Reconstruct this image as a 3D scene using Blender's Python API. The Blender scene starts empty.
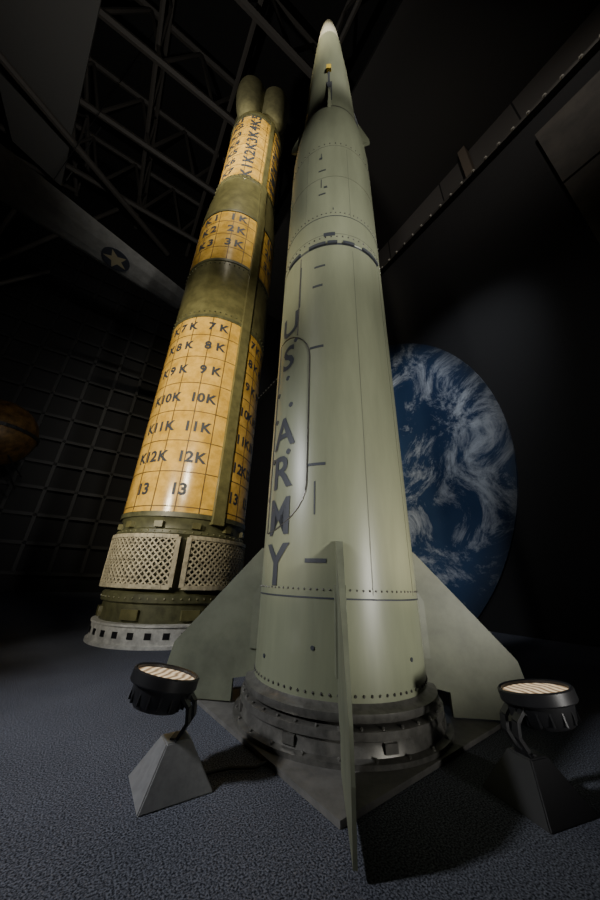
import bpy, bmesh, math, random
from mathutils import Vector, Matrix
random.seed(4)
R=math.radians
sc=bpy.context.scene
COL=sc.collection

# ---------------------------------------------------------------- helpers
def mat(name,col,rough=.6,metal=0.,var=0.,scale=8.,bump=0.,col2=None,streak=False,spec=.5,emit=None,es=0):
    m=bpy.data.materials.new(name); m.use_nodes=True
    nt=m.node_tree; b=nt.nodes['Principled BSDF']
    b.inputs['Roughness'].default_value=rough
    b.inputs['Metallic'].default_value=metal
    b.inputs['Specular IOR Level'].default_value=spec
    b.inputs['Base Color'].default_value=(*col,1)
    if var>0 or col2:
        tc=nt.nodes.new('ShaderNodeTexCoord')
        mp=nt.nodes.new('ShaderNodeMapping')
        if streak: mp.inputs['Scale'].default_value=(1,1,.15)
        n=nt.nodes.new('ShaderNodeTexNoise'); n.inputs['Scale'].default_value=scale
        n.inputs['Detail'].default_value=8; n.inputs['Roughness'].default_value=.65
        r=nt.nodes.new('ShaderNodeValToRGB')
        c2=col2 if col2 else tuple(max(0,c*(1-var)) for c in col)
        c1=tuple(min(1,c*(1+var*.4)) for c in col)
        r.color_ramp.elements[0].position=.35; r.color_ramp.elements[0].color=(*c2,1)
        r.color_ramp.elements[1].position=.62; r.color_ramp.elements[1].color=(*c1,1)
        nt.links.new(tc.outputs['Object'],mp.inputs[0]); nt.links.new(mp.outputs[0],n.inputs['Vector'])
        nt.links.new(n.outputs['Fac'],r.inputs[0]); nt.links.new(r.outputs[0],b.inputs['Base Color'])
        if bump>0:
            bp=nt.nodes.new('ShaderNodeBump'); bp.inputs['Strength'].default_value=bump
            bp.inputs['Distance'].default_value=.02
            nt.links.new(n.outputs['Fac'],bp.inputs['Height']); nt.links.new(bp.outputs[0],b.inputs['Normal'])
    if emit:
        b.inputs['Emission Color'].default_value=(*emit,1); b.inputs['Emission Strength'].default_value=es
    return m

def empty(name,loc=(0,0,0),rz=0):
    e=bpy.data.objects.new(name,None); COL.objects.link(e)
    e.location=loc; e.rotation_euler=(0,0,rz); e.empty_display_size=.2
    return e
def obj(name,bm,m,parent=None,smooth=False,ang=35):
    bmesh.ops.recalc_face_normals(bm,faces=bm.faces)
    me=bpy.data.meshes.new(name); bm.to_mesh(me); bm.free()
    o=bpy.data.objects.new(name,me); COL.objects.link(o)
    me.materials.append(m)
    if smooth:
        for p in me.polygons: p.use_smooth=True
        try: me.set_sharp_from_angle(angle=R(ang))
        except Exception: pass
    if parent: o.parent=parent
    return o
def lathe(prof,seg=96,bm=None,cap=True,closed=False):
    bm=bm or bmesh.new(); rings=[]
    for r,z in prof:
        if r<1e-5: rings.append([bm.verts.new((0,0,z))])
        else: rings.append([bm.verts.new((r*math.sin(2*math.pi*i/seg),-r*math.cos(2*math.pi*i/seg),z)) for i in range(seg)])
    prs=list(zip(rings[:-1],rings[1:]))
    if closed: prs.append((rings[-1],rings[0]))
    for a,b in prs:
        for i in range(seg):
            j=(i+1)%seg
            if len(a)==1 and len(b)==1: continue
            if len(a)==1: bm.faces.new((a[0],b[j],b[i]))
            elif len(b)==1: bm.faces.new((a[i],a[j],b[0]))
            else: bm.faces.new((a[i],a[j],b[j],b[i]))
    if cap and not closed:
        for rg in (rings[0],rings[-1]):
            if len(rg)>1: bm.faces.new(rg)
    return bm
def cyl(phi,r,z): return Vector((r*math.sin(R(phi)),-r*math.cos(R(phi)),z))
def patch(bm,p0,p1,z0,z1,r,th=.003,step=3):
    n=max(1,int(abs(p1-p0)/step)); f=[];g=[]
    for i in range(n+1):
        p=p0+(p1-p0)*i/n
        f.append((bm.verts.new(cyl(p,r+th,z0)),bm.verts.new(cyl(p,r+th,z1))))
        g.append((bm.verts.new(cyl(p,r-.004,z0)),bm.verts.new(cyl(p,r-.004,z1))))
    for i in range(n):
        bm.faces.new((f[i][0],f[i+1][0],f[i+1][1],f[i][1]))
        bm.faces.new((f[i][0],g[i][0],g[i+1][0],f[i+1][0]))
        bm.faces.new((f[i][1],f[i+1][1],g[i+1][1],g[i][1]))
    for k in (0,n):
        bm.faces.new((f[k][0],f[k][1],g[k][1],g[k][0]))
def bar(bm,a,b,w,d=None,up=None,sides=4):
    a=Vector(a);b=Vector(b); t=(b-a)
    if t.length<1e-6: return
    t.normalize(); up=Vector(up) if up is not None else (Vector((0,0,1)) if abs(t.z)<.95 else Vector((1,0,0)))
    x=t.cross(up).normalized(); y=x.cross(t).normalized(); d=d or w
    A=[];B=[]
    for i in range(sides):
        an=2*math.pi*(i+.5)/sides; k=1/math.cos(math.pi/sides) if sides==4 else 1
        o=x*math.cos(an)*w/2*k+y*math.sin(an)*d/2*k
        A.append(bm.verts.new(a+o));B.append(bm.verts.new(b+o))
    for i in range(sides):
        j=(i+1)%sides; bm.faces.new((A[i],A[j],B[j],B[i]))
    bm.faces.new(A[::-1]);bm.faces.new(B)
def box(bm,c,s,rz=0,M=None):
    v=[]
    for sx in(-1,1):
        for sy in(-1,1):
            for sz in(-1,1):
                p=Vector((sx*s[0]/2,sy*s[1]/2,sz*s[2]/2)); p=Matrix.Rotation(rz,3,'Z')@p+Vector(c)
                if M: p=M@p
                v.append(bm.verts.new(p))
    for f in((0,1,3,2),(4,6,7,5),(0,4,5,1),(2,3,7,6),(0,2,6,4),(1,5,7,3)): bm.faces.new([v[i] for i in f])
def rivets(bm,r,z,n,s,p0=0,p1=360):
    for i in range(n):
        p=p0+(p1-p0)*i/n
        c=cyl(p,r,z)
        bmesh.ops.create_icosphere(bm,subdivisions=1,radius=s,matrix=Matrix.Translation(c))
def tube_path(bm,pts,w,sides=6):
    for a,b in zip(pts[:-1],pts[1:]): bar(bm,a,b,w,sides=sides)
def disc(bm,phi,z,r,rad,th=.004,n=20):
    c=cyl(phi,r,z); nrm=Vector((math.sin(R(phi)),-math.cos(R(phi)),0)); t=Vector((math.cos(R(phi)),math.sin(R(phi)),0))
    A=[bm.verts.new(c+nrm*th+t*rad*math.cos(2*math.pi*i/n)+Vector((0,0,rad*math.sin(2*math.pi*i/n)))) for i in range(n)]
    B=[bm.verts.new(c-nrm*.02+t*rad*math.cos(2*math.pi*i/n)+Vector((0,0,rad*math.sin(2*math.pi*i/n)))) for i in range(n)]
    bm.faces.new(A)
    for i in range(n): bm.faces.new((A[i],A[(i+1)%n],B[(i+1)%n],B[i]))
def text_wrap(bm,s,phi0,z0,size,r,offset=.012,sx=1.,rot=0,th=.004):
    cu=bpy.data.curves.new('t','FONT'); cu.body=s; cu.size=1; cu.align_x='CENTER'; cu.align_y='CENTER'; cu.offset=offset; cu.resolution_u=3
    if rot: cu.space_character=1.15
    o=bpy.data.objects.new('t',cu); COL.objects.link(o)
    bpy.context.view_layer.update()
    dg=bpy.context.evaluated_depsgraph_get()
    me=bpy.data.meshes.new_from_object(o.evaluated_get(dg))
    b2=bmesh.new(); b2.from_mesh(me)
    bmesh.ops.transform(b2,matrix=Matrix.Rotation(rot,4,'Z'),verts=b2.verts)
    bmesh.ops.scale(b2,vec=(size*sx,size,1),verts=b2.verts)
    xs=[v.co.x for v in b2.verts]; x=min(xs)
    while x<max(xs):
        bmesh.ops.bisect_plane(b2,geom=b2.verts[:]+b2.edges[:]+b2.faces[:],plane_co=(x,0,0),plane_no=(1,0,0)); x+=.03
    mp={}
    for v in b2.verts: mp[v]=bm.verts.new(cyl(phi0+math.degrees(v.co.x/r),r+th,z0+v.co.y))
    for f in b2.faces:
        try: bm.faces.new([mp[v] for v in f.verts])
        except Exception: pass
    b2.free(); bpy.data.objects.remove(o); bpy.data.curves.remove(cu); bpy.data.meshes.remove(me)
def fin(bm,phi,poly,t0,t1,r0,r1):
    e=Vector((math.sin(R(phi)),-math.cos(R(phi)),0)); t=Vector((math.cos(R(phi)),math.sin(R(phi)),0))
    A=[];B=[]
    for r,z in poly:
        k=min(1,max(0,(r-r0)/(r1-r0))); h=(t0+(t1-t0)*k)/2
        A.append(bm.verts.new(e*r+t*h+Vector((0,0,z)))); B.append(bm.verts.new(e*r-t*h+Vector((0,0,z))))
    n=len(poly); bm.faces.new(A); bm.faces.new(B[::-1])
    for i in range(n): bm.faces.new((A[i],B[i],B[(i+1)%n],A[(i+1)%n]))

# ---------------------------------------------------------------- materials
M_green=mat('missile_olive_paint',(.225,.24,.16),.38,var=.22,scale=3,streak=True,bump=.05)
M_nose=mat('missile_nose_paint',(.50,.48,.38),.5,var=.1,scale=4)
M_fin=mat('fin_paint',(.15,.16,.11),.5,var=.25,scale=5)
M_text=mat('stencil_paint',(.035,.04,.05),.6)
M_seam=mat('seam_line_paint',(.13,.135,.10),.6)  # panel line colour, darker than the body paint
M_black=mat('black_metal',(.02,.02,.022),.4,.3)
M_dkmetal=mat('pedestal_metal',(.12,.115,.105),.4,.6,var=.4,scale=14)
M_metal=mat('flange_metal',(.16,.155,.14),.38,.5,var=.35,scale=18)
M_yel=mat('yellow_missile_paint',(.74,.46,.10),.22,col2=(.50,.29,.045),var=.1,scale=5,bump=.06)
M_ydk=mat('grid_line_paint',(.10,.06,.02),.6)
M_ol=mat('olive_band_paint',(.15,.14,.06),.3,var=.35,scale=6)
M_oldk=mat('dark_olive_paint',(.10,.10,.05),.42,var=.4,scale=10)
M_cream=mat('lattice_cream_paint',(.45,.40,.28),.5,var=.35,scale=15)
M_ringp=mat('support_ring_paint',(.62,.61,.56),.5,var=.3,scale=12)
M_plate=mat('floor_plate_paint',(.14,.135,.125),.6,var=.3,scale=12)
M_steel=mat('lamp_base_steel',(.34,.34,.34),.35,.5,var=.15,scale=30)
M_yt=mat('yellow_marker',(.8,.55,.05),.5)

# ---------------------------------------------------------------- room frame (rotated 32 deg)
RZ=R(32)
def W(u,v,z=0): return Vector((.848*u-.53*v,.53*u+.848*v,z))
U0,U1,V0,V1,ZT=-13.,9.5,-8.,15.,24.
def slab(name,u0,u1,v0,v1,z0,z1,m):
    bm=bmesh.new(); box(bm,((u0+u1)/2,(v0+v1)/2,(z0+z1)/2),(u1-u0,v1-v0,z1-z0))
    o=obj(name,bm,m); o.rotation_euler=(0,0,RZ); return o
def carpet():
    m=bpy.data.materials.new('carpet'); m.use_nodes=True; nt=m.node_tree; b=nt.nodes['Principled BSDF']
    b.inputs['Roughness'].default_value=.95; b.inputs['Specular IOR Level'].default_value=.15
    tc=nt.nodes.new('ShaderNodeTexCoord')
    n=nt.nodes.new('ShaderNodeTexNoise'); n.inputs['Scale'].default_value=170; n.inputs['Detail'].default_value=5
    n2=nt.nodes.new('ShaderNodeTexNoise'); n2.inputs['Scale'].default_value=3; n2.inputs['Detail'].default_value=4
    r=nt.nodes.new('ShaderNodeValToRGB'); r.color_ramp.elements[0].position=.38; r.color_ramp.elements[0].color=(.026,.029,.038,1)
    r.color_ramp.elements[1].position=.64; r.color_ramp.elements[1].color=(.225,.238,.29,1)
    mx=nt.nodes.new('ShaderNodeMix'); mx.data_type='RGBA'; mx.blend_type='MULTIPLY'; mx.inputs[0].default_value=.35
    bp=nt.nodes.new('ShaderNodeBump'); bp.inputs['Strength'].default_value=.7; bp.inputs['Distance'].default_value=.006
    nt.links.new(tc.outputs['Object'],n.inputs['Vector']); nt.links.new(tc.outputs['Object'],n2.inputs['Vector'])
    nt.links.new(n.outputs['Fac'],r.inputs[0]); nt.links.new(r.outputs[0],mx.inputs[6]); nt.links.new(n2.outputs['Fac'],mx.inputs[7])
    nt.links.new(mx.outputs[2],b.inputs['Base Color']); nt.links.new(n.outputs['Fac'],bp.inputs['Height']); nt.links.new(bp.outputs[0],b.inputs['Normal'])
    return m
slab('floor',U0,U1,V0,V1,-.1,0,carpet())
def panelmat(name,c,line,sx,sz):
    m=bpy.data.materials.new(name); m.use_nodes=True; nt=m.node_tree; b=nt.nodes['Principled BSDF']; b.inputs['Roughness'].default_value=.8
    tc=nt.nodes.new('ShaderNodeTexCoord'); sp=nt.nodes.new('ShaderNodeSeparateXYZ'); ad=nt.nodes.new('ShaderNodeMath'); cb=nt.nodes.new('ShaderNodeCombineXYZ')
    br=nt.nodes.new('ShaderNodeTexBrick'); br.offset=0; br.inputs['Scale'].default_value=1; br.inputs['Brick Width'].default_value=sx; br.inputs['Row Height'].default_value=sz
    br.inputs['Mortar Size'].default_value=.03; br.inputs['Color1'].default_value=(*c,1); br.inputs['Color2'].default_value=(*[q*.75 for q in c],1); br.inputs['Mortar'].default_value=(*line,1)
    nt.links.new(tc.outputs['Object'],sp.inputs[0]); nt.links.new(sp.outputs[0],ad.inputs[0]); nt.links.new(sp.outputs[1],ad.inputs[1])
    nt.links.new(ad.outputs[0],cb.inputs[0]); nt.links.new(sp.outputs[2],cb.inputs[1]); nt.links.new(cb.outputs[0],br.inputs['Vector'])
    nt.links.new(br.outputs['Color'],b.inputs['Base Color']); return m
M_wall=panelmat('wall_panels',(.14,.13,.12),(.02,.02,.02),3.2,4.2)
M_wleft=panelmat('wall_panels_left',(.07,.07,.068),(.02,.02,.02),4.,5.)
M_blk=mat('black_wall_paint',(.009,.009,.010),.9)
M_ceil=mat('ceiling_paint',(.02,.02,.02),.9)
slab('wall_right',U1,U1+.3,V0,V1,0,ZT,M_wall)
slab('wall_left',U0-.3,U0,V0,V1,0,ZT,M_wleft)
slab('wall_back',U0-.3,U1+.3,V1,V1+.3,0,ZT,mat('wall_back_paint',(.012,.012,.013),.8))
slab('wall_front',U0-.3,U1+.3,V0-.3,V0,0,ZT,M_wleft)
slab('ceiling',U0-.3,U1+.3,V0-.3,V1+.3,ZT,ZT+.3,M_ceil)
slab('wall_partition',6,6.35,-5.5,V1-.02,0,10.75,M_blk)
bm=bmesh.new()
box(bm,(5.96,4.7,10.80),(.2,20.2,.10))
o=obj('trim_1',bm,mat('rail_steel',(.07,.065,.058),.5,.3)); o.rotation_euler=(0,0,RZ)
bm=bmesh.new(); v=-5.2
while v<14.6:
    bmesh.ops.create_icosphere(bm,subdivisions=1,radius=.05,matrix=Matrix.Translation((5.86,v,10.80))); v+=.32
o=obj('trim_2',bm,mat('rail_bolts',(.45,.43,.38),.4,.2)); o.rotation_euler=(0,0,RZ)
bm=bmesh.new()
for i in range(3):
    for k in range(5):
        box(bm,(5.93,-.9-i*1.85,.95+k*1.98+.15),(.1,1.8,1.92))
o=obj('wall_cladding',bm,mat('cladding_paint',(.06,.052,.042),.6,var=.4,scale=2)); o.rotation_euler=(0,0,RZ)
bm=bmesh.new(); box(bm,(9.3,5.6,15.2),(.4,1.6,2.0)); box(bm,(9.25,9.6,15.),(.5,.5,6.)); box(bm,(9.3,2.,14),(.4,.3,9.))
o=obj('ventilation_box',bm,mat('vent_paint',(.19,.155,.12),.7)); o.rotation_euler=(0,0,RZ)

# ---------------------------------------------------------------- earth mural
def earthmat(ec,ER):
    m=bpy.data.materials.new('earth_print'); m.use_nodes=True; nt=m.node_tree; b=nt.nodes['Principled BSDF']; b.inputs['Roughness'].default_value=.7
    L=nt.links.new
    tc=nt.nodes.new('ShaderNodeTexCoord')
    n=nt.nodes.new('ShaderNodeTexNoise'); n.inputs['Scale'].default_value=.9; n.inputs['Detail'].default_value=14; n.inputs['Roughness'].default_value=.78; n.inputs['Distortion'].default_value=.8
    n2=nt.nodes.new('ShaderNodeTexNoise'); n2.inputs['Scale'].default_value=.35; n2.inputs['Detail'].default_value=6
    r=nt.nodes.new('ShaderNodeValToRGB')
    e=r.color_ramp.elements; e[0].position=.49; e[0].color=(0,0,0,1); e[1].position=.62; e[1].color=(1,1,1,1)
    r2=nt.nodes.new('ShaderNodeValToRGB'); e=r2.color_ramp.elements; e[0].position=.4; e[0].color=(.018,.055,.145,1); e[1].position=.6; e[1].color=(.045,.105,.23,1)
    q=e.new(.64); q.color=(.10,.11,.12,1)
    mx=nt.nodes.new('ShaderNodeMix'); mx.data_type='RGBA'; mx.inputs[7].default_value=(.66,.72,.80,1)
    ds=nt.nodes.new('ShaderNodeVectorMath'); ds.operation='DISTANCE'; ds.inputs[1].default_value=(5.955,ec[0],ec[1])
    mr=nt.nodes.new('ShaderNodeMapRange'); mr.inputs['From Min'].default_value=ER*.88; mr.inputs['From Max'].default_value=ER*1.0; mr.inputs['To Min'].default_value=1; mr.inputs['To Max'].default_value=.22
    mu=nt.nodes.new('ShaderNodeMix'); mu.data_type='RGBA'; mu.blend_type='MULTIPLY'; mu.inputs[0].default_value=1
    L(tc.outputs['Object'],n.inputs['Vector']); L(tc.outputs['Object'],n2.inputs['Vector']); L(tc.outputs['Object'],ds.inputs[0]); L(ds.outputs['Value'],mr.inputs['Value'])
    L(n.outputs['Fac'],r.inputs[0]); L(n2.outputs['Fac'],r2.inputs[0])
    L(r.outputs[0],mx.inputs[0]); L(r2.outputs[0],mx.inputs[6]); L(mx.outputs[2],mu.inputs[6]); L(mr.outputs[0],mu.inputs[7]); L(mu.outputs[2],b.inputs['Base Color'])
    return m
bm=bmesh.new(); ER=4.6; ec=(6.68,3.35)
ang=[2*math.pi*i/128 for i in range(128)]
pts=[(ec[0]+ER*math.cos(a),max(.05,ec[1]+ER*math.sin(a))) for a in ang]
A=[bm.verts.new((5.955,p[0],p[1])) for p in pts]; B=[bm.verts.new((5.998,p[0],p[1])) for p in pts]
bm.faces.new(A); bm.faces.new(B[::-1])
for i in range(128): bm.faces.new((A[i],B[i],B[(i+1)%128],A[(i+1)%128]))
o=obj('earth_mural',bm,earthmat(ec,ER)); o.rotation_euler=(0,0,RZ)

# ---------------------------------------------------------------- windows on back wall
bm=bmesh.new()
for i in range(15):
    u=U0+.6+i*1.0; bar(bm,(u,V1-.12,.6),(u,V1-.12,17),.06,.12)
for k in range(17): bar(bm,(U0+.6,V1-.12,.6+k*1.02),(U0+14.6,V1-.12,.6+k*1.02),.06,.12)
o=obj('window_1',bm,mat('window_mullion',(.020,.020,.021),.6)); o.rotation_euler=(0,0,RZ)

# ---------------------------------------------------------------- ceiling trusses
bm=bmesh.new()
def truss(bm,u0,v0,u1,v1,z0,z1,n,w=.13):
    a=Vector((u0,v0,0)); b=Vector((u1,v1,0))
    P=lambda t,z:a.lerp(b,t)+Vector((0,0,z))
    bar(bm,P(0,z0),P(1,z0),w,sides=6); bar(bm,P(0,z1),P(1,z1),w,sides=6)
    for i in range(n):
        bar(bm,P(i/n,z0),P((i+.5)/n,z1),w*.55,sides=6); bar(bm,P((i+.5)/n,z1),P((i+1)/n,z0),w*.55,sides=6)
for v in (1,4,7,10,13): truss(bm,U0,v,3.5,v,19.0,22.3,8,.28)
for u in (-11.5,-8.7,-6,-3,0,3): truss(bm,u,V0,u,V1,20.0,22.0,12,.2)
bar(bm,(-12.9,3,14),(-1,14.8,19),.3,sides=8); bar(bm,(-12.9,9,12.5),(-6,14.8,20),.22,sides=8); bar(bm,(-9,14.5,8),(-4,14.5,20),.2,sides=8)
bar(bm,(-12.5,13.8,2),(-5,13.8,13),.16,sides=8); bar(bm,(-5.5,13.8,1.5),(-11.5,13.8,13),.14,sides=8); bar(bm,(-7.2,14.2,0.02),(-7.2,14.2,19),.18,sides=8)
o=obj('ceiling_truss',bm,mat('truss_paint',(.10,.092,.082),.6)); o.rotation_euler=(0,0,RZ)
slab('ceiling_soffit',4.,U1,V0,V1,18.6,18.9,mat('soffit_paint',(.05,.048,.045),.8))
bm=bmesh.new()
q=[(-7.1,3.0),(-12.2,8.2),(-13.2,6.6),(-9.5,0)]
A=[bm.verts.new((x,y,18.)) for x,y in q]; B=[bm.verts.new((x,y,18.15)) for x,y in q]
bm.faces.new(A); bm.faces.new(B)
for i in range(4): bm.faces.new((A[i],B[i],B[(i+1)%4],A[(i+1)%4]))
for x,y in q: bar(bm,(x*.97,y*.97+.05,18.1),(x*.97,y*.97+.05,23.98),.04)
obj('ceiling_panel',bm,mat('baffle_paint',(.13,.13,.125),.8))

# ---------------------------------------------------------------- satellite model on a stand
ST=empty('satellite_model',(-9.55,8.35,4.6))
bm=bmesh.new(); bmesh.ops.create_uvsphere(bm,u_segments=32,v_segments=16,radius=1.05)
obj('foil_body',bm,mat('gold_foil',(.14,.075,.02),.5,.3,var=.6,scale=5,bump=.4),ST,True)
bm=bmesh.new()
for a in range(0,360,90): bar(bm,(.7*math.cos(R(a)),.7*math.sin(R(a)),-.7),(1.4*math.cos(R(a)),1.4*math.sin(R(a)),-1.4),.04,sides=6)
lathe([(1.06,-.05),(1.09,-.05),(1.09,.05),(1.06,.05)],32,bm,cap=False,closed=True)
bar(bm,(0,0,-1),(0,0,-4.5),.12,sides=8); lathe([(0,-4.6),(.7,-4.6),(.7,-4.5),(0,-4.48)],32,bm,cap=False)
obj('antennas_and_stand',bm,M_black,ST)

# ---------------------------------------------------------------- hanging airplane
AP=empty('hanging_airplane',(-9.15,1.65,10.1),math.atan2(.64,-.77)-R(90))
M_al=mat('aircraft_aluminium',(.30,.30,.285),.45,.1,var=.2,scale=4)
bm=lathe([(0,-5.2),(.12,-5.1),(.3,-3.6),(.55,-1.5),(.66,.5),(.62,2.),(.45,3.1),(.2,3.5),(0,3.6)],40)
bmesh.ops.rotate(bm,matrix=Matrix.Rotation(R(-90),3,'X'),verts=bm.verts)
obj('fuselage',bm,M_al,AP,True)
def wing(bm,x0,x1,c0,c1,y0,y1,z0,z1,t0,t1):
    rows=[]
    for x,c,y,z,t in((x0,c0,y0,z0,t0),(x1,c1,y1,z1,t1)):
        pr=[(.5,0),(.4,.35),(.2,.5),(-.15,.38),(-.5,0),(-.15,-.3),(.2,-.4),(.4,-.3)]
        rows.append([bm.verts.new((x,y+p*c,z+q*t)) for p,q in pr])
    for i in range(8): bm.faces.new((rows[0][i],rows[0][(i+1)%8],rows[1][(i+1)%8],rows[1][i]))
    bm.faces.new(rows[0]); bm.faces.new(rows[1])
bm=bmesh.new()
wing(bm,.3,7.8,1.9,1.0,.8,.55,-.15,.0,.26,.12); wing(bm,-.3,-4.2,1.9,1.2,.8,.65,-.15,.0,.26,.14)
for s in(-1,1): wing(bm,s*.1,s*1.7,1.0,.6,-4.3,-4.45,.1,.15,.1,.06)
bar(bm,(0,-4.2,.2),(0,-4.9,1.5),.07,.9,up=(0,1,0))
obj('wings_and_tail',bm,M_al,AP)
bm=bmesh.new(); bmesh.ops.create_cone(bm,cap_ends=True,segments=32,radius1=.40,radius2=.40,depth=.02)
M_rd=mat('roundel_blue',(.05,.055,.07),.5); M_st=mat('roundel_white',(.40,.35,.22),.5)
for x in(-3.,5.5):
    o=obj('roundel_disc',bm.copy(),M_rd,AP); o.location=(x,.68,-.15)
    b3=bmesh.new(); st=[]
    for i in range(10):
        rr=.36 if i%2==0 else .15; a=R(90+36*i); st.append(b3.verts.new((rr*math.cos(a),rr*math.sin(a),0)))
    b3.faces.new(st); ob=obj('roundel_star',b3,M_st,AP); ob.location=(x,.68,-.165)
bm=bmesh.new()
for p in((0,2,.5),(0,-3,.3),(3.5,.7,.1),(-2.5,.7,.1)): bar(bm,p,(p[0],p[1],13.85),.02,sides=5)
obj('suspension_cables',bm,M_black,AP)

# ---------------------------------------------------------------- main missile
MX,MY=.278,2.172; AZ=R(7.3)
A1=empty('ballistic_missile',(MX,MY,0),-AZ)
prof=[(.50,.157),(.50,3.46),(.494,3.465),(.494,3.495),(.50,3.50),(.50,5.4),(.495,5.75),(.47,6.15),(.43,6.5)]
obj('body',lathe(prof,128),M_green,A1,True)
obj('reentry_vehicle',lathe([(.418,6.5),(.405,6.65),(.335,8.6),(.235,10.4)],96),M_green,A1,True)
obj('nose_cap',lathe([(.236,10.38),(.18,11.15),(.135,11.6),(.095,11.85),(.05,11.97),(0,12.0)],64),M_nose,A1,True)
bm=bmesh.new()
lathe([(.432,6.45),(.432,6.51),(.41,6.52)],96,bm,cap=False)
obj('shoulder_collar',bm,M_dkmetal,A1,True)
bm=bmesh.new()
for z in(.62,3.90): patch(bm,-180,180,z-.004,z+.004,.5,.002)
patch(bm,-180,180,3.465,3.495,.494,.001)
for p0,p1 in((-55,-35),(-24,-6),(-4,6),(12,24),(34,60)):
    patch(bm,p0,p1,3.475,3.51,.5,.012)
obj('joint_seams',bm,M_text,A1)
bm=bmesh.new()
for z in(3.62,4.6,5.25): patch(bm,-180,180,z-.003,z+.003,.5,.0015)
for ph,z0,z1 in((22,.64,3.4),(22,3.9,5.2),(-30,3.9,5.25),(60,.64,3.4)): patch(bm,ph-.2,ph+.2,z0,z1,.5,.0015)
obj('panel_lines',bm,M_seam,A1)
bm=bmesh.new()
rivets(bm,.5,.66,90,.0065); rivets(bm,.5,.225,80,.0075); rivets(bm,.5,3.58,60,.009); rivets(bm,.5,3.95,70,.008); rivets(bm,.5,5.3,50,.008); rivets(bm,.43,6.4,36,.008)
obj('rivets',bm,M_dkmetal,A1,True)
bm=bmesh.new()
for ch,z in(('U',2.66),('S',2.31),('A',1.64),('R',1.345),('M',1.05),('Y',.77)):
    text_wrap(bm,ch,-45,z,.32,.5,offset=.018,sx=1.05 if ch!='M' else .92)
obj('army_lettering',bm,M_text,A1)
bm=bmesh.new()
for ph,z,w,h in((-10,4.75,9,.02),(-10,4.3,8,.02),(-12,3.2,11,.02),(-14,2.96,10,.022),(-14,2.3,12,.02),(-13,1.36,13,.018),(-13,.80,14,.022),(-2,3.62,12,.05)):
    patch(bm,ph-w/2,ph+w/2,z-h/2,z+h/2,.5,.003)
for ph,z,h in((-14,1.15,.2),(-11,4.5,.15),(-11,5.05,.12),(-33,3.05,.5)):
    patch(bm,ph-.4,ph+.4,z-h/2,z+h/2,.5,.003)
patch(bm,-14,-10,5.0,5.03,.5); patch(bm,-8,-4,4.4,4.43,.5); patch(bm,2,3,4.0,4.03,.5)
obj('stencil_marks',bm,M_text,A1)
def panel_pts():
    pts=[]
    for i in range(9):
        t=i/8*90; pts.append((-60+40*math.sin(R(t)),2.55-.32*(1-math.cos(R(t)))))
    for i in range(7): pts.append((-20,2.2-(.95)*i/6))
    for i in range(1,9):
        t=i/8*90; pts.append((-20-40*(1-math.cos(R(t))),1.25-.28*math.sin(R(t))))
    return pts
bm=bmesh.new(); pp=panel_pts()
P=[cyl(p,.502,z) for p,z in pp]; tube_path(bm,P,.010)
tube_path(bm,[cyl(-62,.502,2.55),cyl(-62,.502,.97)],.010)
tube_path(bm,[cyl(-34,.502,3.42),cyl(-34,.502,2.5)],.010)
obj('access_panel_frame',bm,M_dkmetal,A1,True)
bm=bmesh.new()
for ph,z in((-36,2.46),(-58,2.02),(-38,1.86),(-58,1.78),(-58,1.46),(-38,1.49),(-64,1.2),(-44,2.12)): disc(bm,ph,z,.5,.02)
for ph,z in((-52,.32),(-14,.40),(48,.35)): disc(bm,ph,z,.5,.010)
obj('fasteners',bm,M_text,A1)
bm=bmesh.new()
poly=[(.49,.90),(.52,.90),(1.05,.31),(1.075,.19),(1.06,.028),(.64,.028),(.64,.14),(.49,.165)]
for p in(2,92,182,272): fin(bm,p,poly,.038,.012,.5,1.05)
obj('tail_fins',bm,M_fin,A1)
bm=bmesh.new()
for p in(2,92,182,272):
    fin(bm,p,[(.49,.3),(.55,.3),(.55,.6),(.49,.7)],.065,.05,.5,.56)
obj('fin_roots',bm,M_fin,A1)
bm=bmesh.new()
for p in(0,90,180,270): fin(bm,p,[(.40,6.45),(.57,6.50),(.565,6.6),(.36,7.35)],.05,.02,.4,.6)
obj('control_vanes',bm,M_green,A1)
bm=bmesh.new()
for p in(0,90,180,270):
    fin(bm,p,[(.37,6.7),(.455,6.95),(.36,7.6),(.34,7.4)],.10,.02,.37,.45)
obj('vane_fairings',bm,M_text,A1)
bm=bmesh.new(); fin(bm,0,[(.33,7.9),(.40,7.92),(.395,8.1),(.32,8.12)],.08,.07,.3,.4); obj('marker_tab',bm,M_yt,A1)
bm=bmesh.new(); fin(bm,0,[(.345,7.4),(.38,7.4),(.37,7.9),(.33,7.9)],.03,.03,.3,.4); obj('marker_stem',bm,M_text,A1)
bm=lathe([(.50,.145),(.545,.145),(.55,.155),(.55,.178),(.515,.185),(.50,.20)],128,cap=False)
obj('base_flange',bm,M_metal,A1,True)
bm=lathe([(.0,.02),(.605,.02),(.605,.038),(.57,.042),(.56,.075),(.56,.09),(.57,.095),(.57,.125),(.545,.13),(.0,.15)],128,cap=False)
obj('pedestal_ring',bm,M_metal,A1,True)
bm=bmesh.new()
rivets(bm,.555,.13,36,.009); rivets(bm,.585,.042,24,.010)
for i in range(8):
    p=22.5+45*i; c=cyl(p,.56,.07); box(bm,c,(.06,.03,.035),R(p))
obj('pedestal_clamps',bm,M_metal,A1)
bm=bmesh.new(); box(bm,(0,0,.01),(1.24,1.24,.02),R(45)); obj('floor_plate',bm,M_plate,A1)

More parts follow.
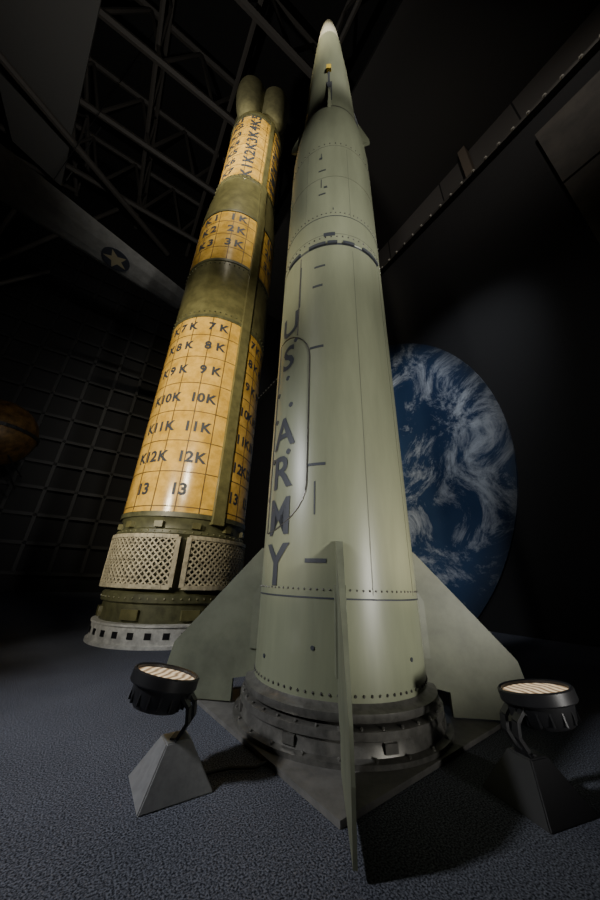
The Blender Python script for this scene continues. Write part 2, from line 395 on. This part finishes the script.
# ---------------------------------------------------------------- yellow missile
BX,BY=-1.619,4.423; A2=R(20.1); BR=.834
Y=empty('ballistic_missile.001',(BX,BY,0),A2)
obj('lower_stage',lathe([(BR,1.36),(BR,4.65)],128),M_yel,Y,True)
obj('green_band',lathe([(BR+.001,4.65),(BR+.001,6.07)],128),M_ol,Y,True)
obj('mid_stage',lathe([(BR,6.07),(BR,7.62)],128),M_yel,Y,True)
obj('interstage_cone',lathe([(BR+.004,7.62),(BR+.004,7.9),(.80,8.5),(.735,9.1),(.75,9.12),(.75,9.2),(.72,9.22)],128),M_ol,Y,True)
obj('upper_stage',lathe([(.72,9.1),(.72,12.35)],128),M_yel,Y,True)
obj('payload_bus',lathe([(.73,12.3),(.73,12.5),(.70,12.55),(.45,12.7),(.30,12.9),(.30,13.5),(.1,13.8),(0,13.8)],96),M_ol,Y,True)
M_rv=mat('warhead_paint',(.27,.255,.13),.4,var=.3,scale=6)
bm=bmesh.new()
for p in(-48,40,132,222):
    b=lathe([(.0,12.55),(.18,12.6),(.28,12.8),(.40,13.4),(.45,13.9),(.45,14.25),(.41,14.3),(.36,14.2),(.30,14.1),(0,14.05)],40)
    bmesh.ops.translate(b,vec=cyl(p,.52,0),verts=b.verts)
    me=bpy.data.meshes.new('x'); b.to_mesh(me); bm.from_mesh(me); b.free(); bpy.data.meshes.remove(me)
obj('reentry_vehicles',bm,M_rv,Y,True)
bm=bmesh.new()
rows=[1.69,2.13,2.58,3.05,3.55,4.02,4.42]
for z in [1.47,1.92,2.36,2.82,3.3,3.79,4.23]: patch(bm,-180,180,z,z+.012,BR,.002,3)
for p in range(-172,180,20): patch(bm,p-.45,p+.45,1.37,4.65,BR,.002); patch(bm,p-.45,p+.45,6.07,7.62,BR,.002)
for z in(6.45,6.85,7.25): patch(bm,-180,180,z,z+.014,BR,.002,3)
for z in(9.7,10.2,10.7,11.2,11.7): patch(bm,-180,180,z,z+.016,.72,.002,3)
for p in range(-165,180,30): patch(bm,p-.5,p+.5,9.22,12.3,.72,.002)
obj('grid_lines',bm,M_ydk,Y)
bm=bmesh.new()
labs=['13','12','11','10','9','8','7']
for z,l in zip(rows,labs):
    for ph,s in((-58,'K'),(-46,l),(-33,'K'),(-12,l),(1,'K'),(40,l),(51,'K'),(63,l),(110,l),(170,l),(-120,l)):
        if l=='13' and s=='K': continue
        text_wrap(bm,s,ph,z,.21,BR,offset=.034,sx=1.0)
for z,l in((7.4,'1'),(7.02,'2'),(6.6,'3')):
    for ph,s in((-52,'K'),(-38,l),(-14,l),(0,'K'),(45,l),(57,'K'),(130,l),(-120,l)):
        text_wrap(bm,s,ph,z,.27,BR,offset=.034)
for i,z in enumerate((9.5,9.95,10.4,10.85,11.3,11.75,12.1)):
    for ph,s in((-56,'K'),(-42,str(7-i))):
        text_wrap(bm,s,ph,z,.32,.72,offset=.034)
text_wrap(bm,'K1K2K3K4K5',-10,10.75,.48,.72,offset=.03,rot=R(90),sx=.75)
text_wrap(bm,'KM3K2K1K',52,10.8,.50,.72,offset=.03,rot=R(90),sx=.9)
obj('stencil_numbers',bm,M_text,Y)
bm=bmesh.new()
def race(ph,w,z0,z1,r0,r1,d):
    e=Vector((math.sin(R(ph)),-math.cos(R(ph)),0)); bar(bm,e*(r0+d/2-.02)+Vector((0,0,z0)),e*(r1+d/2-.02)+Vector((0,0,z1)),w,d+.04,up=e)
race(25,.16,1.30,7.75,BR,BR,.05); race(25,.15,7.7,9.15,BR,.74,.05); race(25,.12,9.1,12.4,.72,.72,.05)
obj('cable_raceway',bm,M_ol,Y)
bm=bmesh.new()
for z in(1.38,4.65,6.07,7.62): lathe([(BR,z-.03),(BR+.012,z-.03),(BR+.012,z+.03),(BR,z+.03)],128,bm,cap=False)
lathe([(.72,12.22),(.745,12.22),(.745,12.34),(.72,12.34)],96,bm,cap=False)
rivets(bm,BR+.008,4.75,60,.014); rivets(bm,BR+.008,5.97,60,.014); rivets(bm,.75,9.16,50,.02)
obj('joint_rings',bm,M_oldk,Y,True)
obj('aft_skirt',lathe([(.80,.19),(.80,.40),(.83,.42),(.83,.50),(.79,.53),(.79,1.12),(.81,1.14),(.835,1.16),(.835,1.2),(.80,1.22),(.80,1.30),(BR,1.36)],128),M_oldk,Y,True)
bm=bmesh.new()
for i in range(12):
    p=i*30+8; c=cyl(p,.82,1.26); box(bm,c,(.1,.06,.07),R(p))
for i in range(8):
    p=i*45-30; c=cyl(p,.80,.30); box(bm,c,(.2,.06,.1),R(p))
rivets(bm,.835,1.18,60,.012); rivets(bm,.83,.46,60,.012)
obj('aft_fittings',bm,M_ol,Y)
bm=bmesh.new()
LZ0,LZ1=.58,1.12; LR=.86
for c in(-45,45,135,225):
    p0,p1=c-41,c+41; Wd=R(82)*LR
    pt=lambda s,z:cyl(p0+math.degrees(s/LR),LR,z)
    for z in(LZ0,LZ1):
        n=14; pts=[pt(Wd*i/n,z) for i in range(n+1)]
        for a,b in zip(pts[:-1],pts[1:]): bar(bm,a,b,.045,.045)
    for s in(0,Wd): bar(bm,pt(s,LZ0),pt(s,LZ1),.05,.05,up=pt(s,0).normalized())
    h=LZ1-LZ0; sp=.072; k=-h
    while k<Wd:
        for sg in(1,-1):
            s0=max(0,k); s1=min(Wd,k+h)
            if s1-s0<.02: continue
            n=max(1,int((s1-s0)/.14))
            for i in range(n):
                a=s0+(s1-s0)*i/n; b=s0+(s1-s0)*(i+1)/n
                za=(a-k); zb=(b-k)
                if sg<0: za=h-za; zb=h-zb
                q=pt((a+b)/2,0).normalized()
                bar(bm,pt(a,LZ0+za),pt(b,LZ0+zb),.017,.03,up=q)
        k+=sp
obj('lattice_fins',bm,M_cream,Y)
obj('support_ring',lathe([(.80,.0),(.885,.0),(.885,.03),(.855,.035),(.855,.19),(.87,.195),(.87,.215),(.80,.22)],128,cap=False,closed=True),M_ringp,Y,True)
bm=bmesh.new()
for i in range(30):
    p=i*12; patch(bm,p-2.2,p+2.2,.085,.145,.855,.004,2)  # raised black patches paint the dark inside of the slots
obj('support_ring_slot_shade',bm,M_black,Y)

# ---------------------------------------------------------------- floodlights
def glassmat():
    m=bpy.data.materials.new('lamp_glass'); m.use_nodes=True; nt=m.node_tree; b=nt.nodes['Principled BSDF']
    tc=nt.nodes.new('ShaderNodeTexCoord'); w=nt.nodes.new('ShaderNodeTexWave'); w.inputs['Scale'].default_value=11; w.inputs['Distortion'].default_value=3.5
    r=nt.nodes.new('ShaderNodeValToRGB'); r.color_ramp.elements[0].color=(.22,.13,.06,1); r.color_ramp.elements[1].color=(1,.78,.50,1)
    nt.links.new(tc.outputs['Object'],w.inputs['Vector']); nt.links.new(w.outputs['Fac'],r.inputs[0]); nt.links.new(r.outputs[0],b.inputs['Emission Color'])
    b.inputs['Base Color'].default_value=(.2,.16,.12,1); b.inputs['Emission Strength'].default_value=.9; b.inputs['Roughness'].default_value=.3
    return m
M_gl=glassmat()
def flood(name,loc,rz,s,headx,tilt,em,cable=False):
    E=empty(name,loc,0)
    bm=bmesh.new(); h=.135
    a=[Matrix.Rotation(rz,3,'Z')@Vector((x*.125,y*.125,0)) for x,y in((-1,-1),(1,-1),(1,1),(-1,1))]
    b=[Matrix.Rotation(rz,3,'Z')@Vector((x*.045,y*.045,h)) for x,y in((-1,-1),(1,-1),(1,1),(-1,1))]
    A=[bm.verts.new(q) for q in a];B=[bm.verts.new(q) for q in b]
    bm.faces.new(A[::-1]);bm.faces.new(B)
    for i in range(4): bm.faces.new((A[i],A[(i+1)%4],B[(i+1)%4],B[i]))
    bmesh.ops.bevel(bm,geom=bm.edges[:],offset=.004,segments=2,affect='EDGES')
    obj('base_pyramid',bm,M_steel if s>0 else M_black,E)  # right lamp base is coloured black to stand for its backlit shade
    bm=bmesh.new()
    for oy in(-.035,.035):
        pts=[(0,oy*.4,.125),(s*.02,oy,.15),(s*.045,oy,.19),(s*.04,oy,.235),(s*.01,oy,.27),(-s*.025,oy,.285)]
        for p,q in zip(pts[:-1],pts[1:]): bar(bm,p,q,.012,.034,up=(0,1,0))
        b2=bmesh.new(); bmesh.ops.create_cone(b2,cap_ends=True,segments=20,radius1=.022,radius2=.022,depth=.02,matrix=Matrix.Translation((-s*.01,oy*1.2,.275))@Matrix.Rotation(R(90),4,'X'))
        me=bpy.data.meshes.new('x'); b2.to_mesh(me); bm.from_mesh(me); b2.free()
    bar(bm,(0,-.03,.13),(0,.03,.13),.03,.02); bar(bm,(-s*.01,-.04,.275),(-s*.01,.04,.275),.02,sides=8)
    obj('yoke',bm,M_black,E,True)
    H=bpy.data.objects.new('head',None); COL.objects.link(H); H.parent=E; H.location=(headx,0,.30); H.rotation_euler=tilt
    bm=lathe([(0,-.085),(.06,-.085),(.088,-.078),(.102,-.06),(.112,-.015),(.114,-.008),(.128,-.005),(.132,.0),(.132,.035),(.126,.04),(.118,.036),(.118,.018),(0,.018)],64)
    obj('housing',bm,M_black,H,True)
    bm=lathe([(0,.020),(.117,.020),(.117,.026),(0,.027)],48); obj('glass',bm,M_gl,H)
    bm=bmesh.new()
    for i in range(16): box(bm,cyl(i*22.5,.100,-.04),(.006,.02,.05),R(i*22.5))
    bar(bm,(s*.10,0,-.03),(s*.12,0,-.03),.05,.03)
    obj('cooling_ribs',bm,M_black,H)
    ld=bpy.data.lights.new('bulb','SPOT'); ld.energy=em; ld.color=(1,.86,.68); ld.spot_size=R(120); ld.spot_blend=.8; ld.shadow_soft_size=.08
    lo=bpy.data.objects.new('bulb',ld); COL.objects.link(lo); lo.parent=H; lo.location=(0,0,.06); lo.rotation_euler=(R(180),0,0)
    if cable:
        cu=bmesh.new(); pts=[Vector((.10,.04,.010)),Vector((.2,.09,.010)),Vector((.30,.10,.010)),Vector((.36,.16,.010))]
        tube_path(cu,pts,.012); obj('power_cable',cu,M_black,E)
    return E
flood('floodlight',(-.434,1.49,0),R(33),1,-.085,(R(-6),R(10),0),16,True)
flood('floodlight.001',(.90,1.47,0),R(20),-1,.09,(R(-6),R(-8),0),28)

# ---------------------------------------------------------------- lights
def spot(name,loc,tgt,e,size,blend=.5,col=(1,.95,.86),rad=.15):
    l=bpy.data.lights.new(name,'SPOT'); l.energy=e; l.spot_size=R(size); l.spot_blend=blend; l.color=col; l.shadow_soft_size=rad
    o=bpy.data.objects.new(name,l); COL.objects.link(o); o.location=loc
    o.rotation_euler=(Vector(tgt)-Vector(loc)).to_track_quat('-Z','Y').to_euler(); return o
spot('spotlight_left_key',(-3.2,.2,2.6),(-.45,2.2,.6),500,62,1,(.96,.97,1))
spot('fill_left_body',(-2.6,-1.6,4.6),(.25,2.1,4.2),300,60,.8,(1,.98,.95))  # unseen fill added to brighten the missile's upper left
spot('fill_right_low',(2.7,-1.2,.75),(.42,2.2,2.0),480,62,.5,(1,.975,.91))  # unseen low fill, added so the missile's right side is lit down to the base
spot('spotlight_right',(3.4,-1.8,4.2),(.35,2.2,5.0),680,52,.6,(1,.975,.91))
spot('spotlight_upper',(2.5,-2.5,10.),(.3,2.2,9.2),1300,50,.6,(1,.97,.9))
spot('spotlight_yellow',(-3.2,-1.2,2.5),(-1.75,4.4,2.9),820,62,.6,(1,.90,.68))
spot('fill_yellow_front',(-1.05,-1.2,3.2),(-1.55,4.4,3.4),850,56,.7,(1,.90,.68))  # added fill, out of view, for the right side of the yellow missile
spot('spotlight_yellow_top',(-1.3,-1.5,11.5),(-1.6,4.4,9.8),1700,68,.7,(1,.90,.68))
spot('fill_base_ring',(-3.4,1.6,1.6),(-1.75,4.2,.35),60,50,.8,(1,.97,.9))  # extra unseen fill that lifts the yellow missile's support ring
spot('spotlight_mural',tuple(W(3.4,-1.0,8.8)),tuple(W(6,5.8,2.4)),1000,54,.9,(.90,.94,1))
spot('spotlight_ceiling',(-3,2,8),(-4,7,20),750,110,.8,(1,.95,.88))
spot('spotlight_wall',tuple(W(-1,-3,13)),tuple(W(9.5,2.5,13)),900,80,.8,(1,.93,.85))
w=bpy.data.worlds.new('World'); sc.world=w; w.use_nodes=True
w.node_tree.nodes['Background'].inputs[0].default_value=(.5,.55,.6,1); w.node_tree.nodes['Background'].inputs[1].default_value=.02

# ---------------------------------------------------------------- camera
th=R(23.8); r=R(2.1)
F=Vector((0,math.cos(th),math.sin(th))); U0v=Vector((0,-math.sin(th),math.cos(th))); R0=Vector((1,0,0))
Rv=R0*math.cos(r)+U0v*math.sin(r); Uv=-R0*math.sin(r)+U0v*math.cos(r)
cd=bpy.data.cameras.new('camera'); cam=bpy.data.objects.new('camera',cd); COL.objects.link(cam)
m=Matrix((Rv,Uv,-F)).transposed().to_4x4(); m.translation=Vector((0,0,.7)); cam.matrix_world=m
cd.sensor_fit='VERTICAL'; cd.sensor_height=36; cd.sensor_width=24; cd.lens=295/900*36; cd.clip_start=.05; cd.clip_end=200
sc.camera=cam
